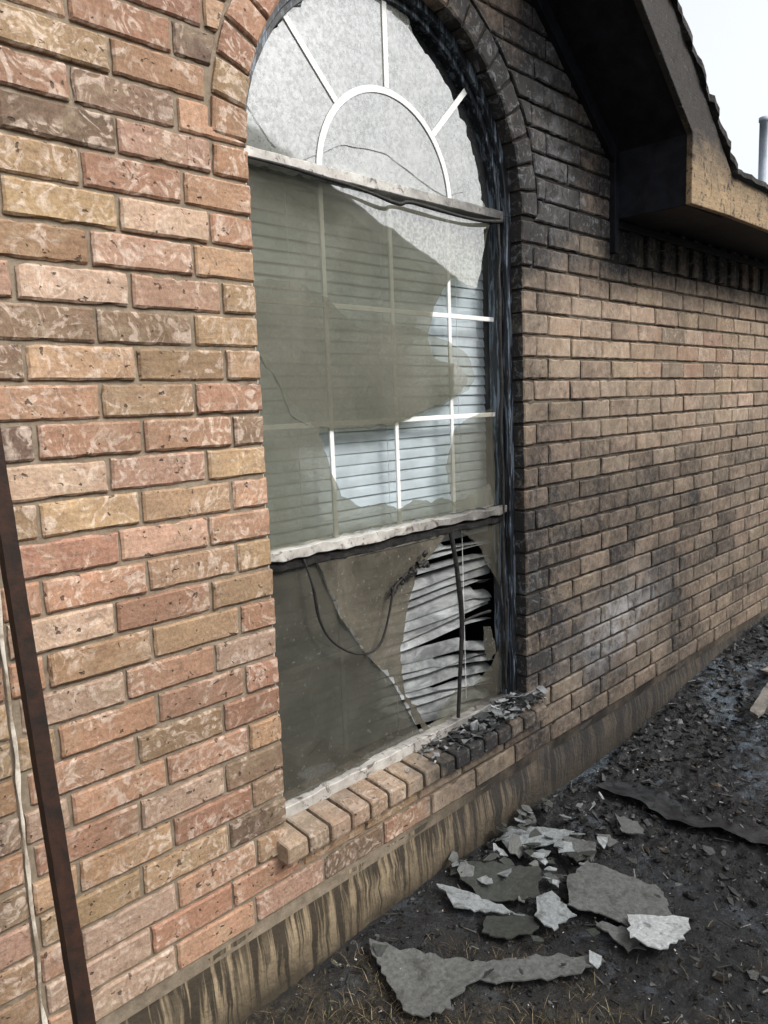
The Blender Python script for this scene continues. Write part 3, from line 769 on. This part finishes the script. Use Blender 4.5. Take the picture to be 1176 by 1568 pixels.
# dry grass
V=[];F=[];C=[]
for k in range(26000):
    x=.8+1.9*R(); y=-1.6*R()-.02
    if R()<charf(x,y)*.97: continue
    if nz(x*7,y*7,11)<-.05 and R()<.8: continue
    h=U(.006,.028); a=U(0,6.28); w=U(.0006,.0014); l=U(.2,2.2)*h; z=ghn(x,y)-.002; b=len(V)
    dx,dy=math.cos(a),math.sin(a)
    V+=[(x-dy*w,y+dx*w,z),(x+dy*w,y-dx*w,z),(x+dx*l*.5+dy*w*.8,y+dy*l*.5-dx*w*.8,z+h*.7),(x+dx*l*.5-dy*w*.8,y+dy*l*.5+dx*w*.8,z+h*.7),(x+dx*l,y+dy*l,z+h)]
    F+=[(b,b+1,b+2,b+3),(b+3,b+2,b+4)]
    c=random.choice([(.20,.15,.08),(.12,.09,.05),(.05,.04,.025),(.30,.24,.14),(.07,.075,.03),(.02,.018,.015)]); C+=[c]*5
mk("dry_grass",V,F,mat_debris("dry_grass",.8),col=C)

# ---------------------------------------------------------------- rusty post leaning on the wall
RUST=simple("rusty_steel",(.010,.006,.004),(.045,.017,.009),25,.8,.6,.003,lo=.35,hi=.8)
def angle_post():
    bm=bmesh.new()
    prof=[(-.014,-.012),(.016,-.012),(.016,-.008),(-.010,-.008),(-.010,.016),(-.014,.016)]
    p0=Vector((.474,-.455,-.15)); p1=Vector((.532,-.022,1.66)); d=(p1-p0).normalized(); L=(p1-p0).length
    xax=Vector((1,0,0)); xax=(xax-d*xax.dot(d)).normalized(); yax=d.cross(xax)
    N=60; rings=[]
    for i in range(N+1):
        c=p0+d*L*i/N; rings.append([bm.verts.new(c+xax*(a+.0008*nz(i*.7,a*90))+yax*(b_+.0008*nz(i*.9,b_*90,3))) for a,b_ in prof])
    for i in range(N):
        for k in range(6): bm.faces.new((rings[i][k],rings[i][(k+1)%6],rings[i+1][(k+1)%6],rings[i+1][k]))
    bm.faces.new(rings[0][::-1]); bm.faces.new(rings[-1])
    bmesh.ops.recalc_face_normals(bm,faces=bm.faces)
    me=bpy.data.meshes.new("rusty_fence_post"); bm.to_mesh(me); bm.free(); me.materials.append(RUST)
    o=bpy.data.objects.new("rusty_fence_post",me); sc.collection.objects.link(o)
angle_post()

# ---------------------------------------------------------------- neighbouring house (reflected in the glass)
NB=empty("neighbor_house")
SIDING=simple("tan_siding",(.28,.255,.205),(.34,.31,.25),4,.8,.3,stretch=(1,1,12))
SH2=simple("grey_shingles",(.12,.12,.12),(.2,.19,.18),18,.9,.8,.01)
prism("gable_wall",[(-1,0),(10.2,0),(10.2,3.2),(4.6,5.2),(-1,3.2)],-6.6,-6.5,SIDING,NB)
prism("gable_roof",[(10.9,2.98),(4.6,5.25),(-1.7,2.98),(-1.7,3.2),(4.6,5.5),(10.9,3.2)],-14,-6.1,SH2,NB)
prism("side_walls",[(-1,0),(10.2,0),(10.2,3.2),(-1,3.2)],-14,-6.61,SIDING,NB)
box("window",3.6,5.4,-6.49,-6.45,1.0,2.3,WHITE,NB); box("window_glass",3.7,5.3,-6.455,-6.44,1.1,2.2,G_LOW,NB)

# ---------------------------------------------------------------- light
w=bpy.data.worlds.new("World"); sc.world=w; w.use_nodes=True; t=w.node_tree
sky=t.nodes.new('ShaderNodeTexSky'); sky.sky_type='NISHITA'; sky.sun_disc=False
sky.sun_elevation=math.radians(42); sky.sun_rotation=math.radians(165); sky.dust_density=5; sky.air_density=1.5; sky.ozone_density=1
hs=t.nodes.new('ShaderNodeHueSaturation'); hs.inputs['Saturation'].default_value=.20; hs.inputs['Value'].default_value=2.0
t.links.new(sky.outputs[0],hs.inputs['Color']); t.links.new(hs.outputs[0],t.nodes['Background'].inputs[0])
t.nodes['Background'].inputs[1].default_value=.15
sd=bpy.data.lights.new("sun",'SUN'); sd.energy=1.2; sd.angle=math.radians(11); sd.color=(1,.93,.83)
so=bpy.data.objects.new("sun",sd); sc.collection.objects.link(so)
az=math.radians(165); el=math.radians(42)
sv=Vector((math.sin(az)*math.cos(el),math.cos(az)*math.cos(el),math.sin(el)))
so.rotation_euler=sv.to_track_quat('Z','Y').to_euler(); so.location=(0,-5,8)

# ---------------------------------------------------------------- camera
cam=bpy.data.cameras.new("camera"); co=bpy.data.objects.new("camera",cam); sc.collection.objects.link(co)
X=Vector((.6968,.1247,-.7064)).normalized(); Zc=Vector((-.0374,.9897,.1378)); Zc=(Zc-X*Zc.dot(X)).normalized(); Yc=Zc.cross(X)
Rm=Matrix((X,Yc,Zc))
co.matrix_world=Matrix.Translation((0,-1.6,1.62))@Rm.to_4x4()
cam.sensor_fit='VERTICAL'; cam.sensor_height=24; cam.lens=1178/1568*24; cam.clip_start=.02; cam.clip_end=1500
sc.camera=co
sc.view_settings.view_transform='Standard'; sc.view_settings.look='None'; sc.view_settings.exposure=0
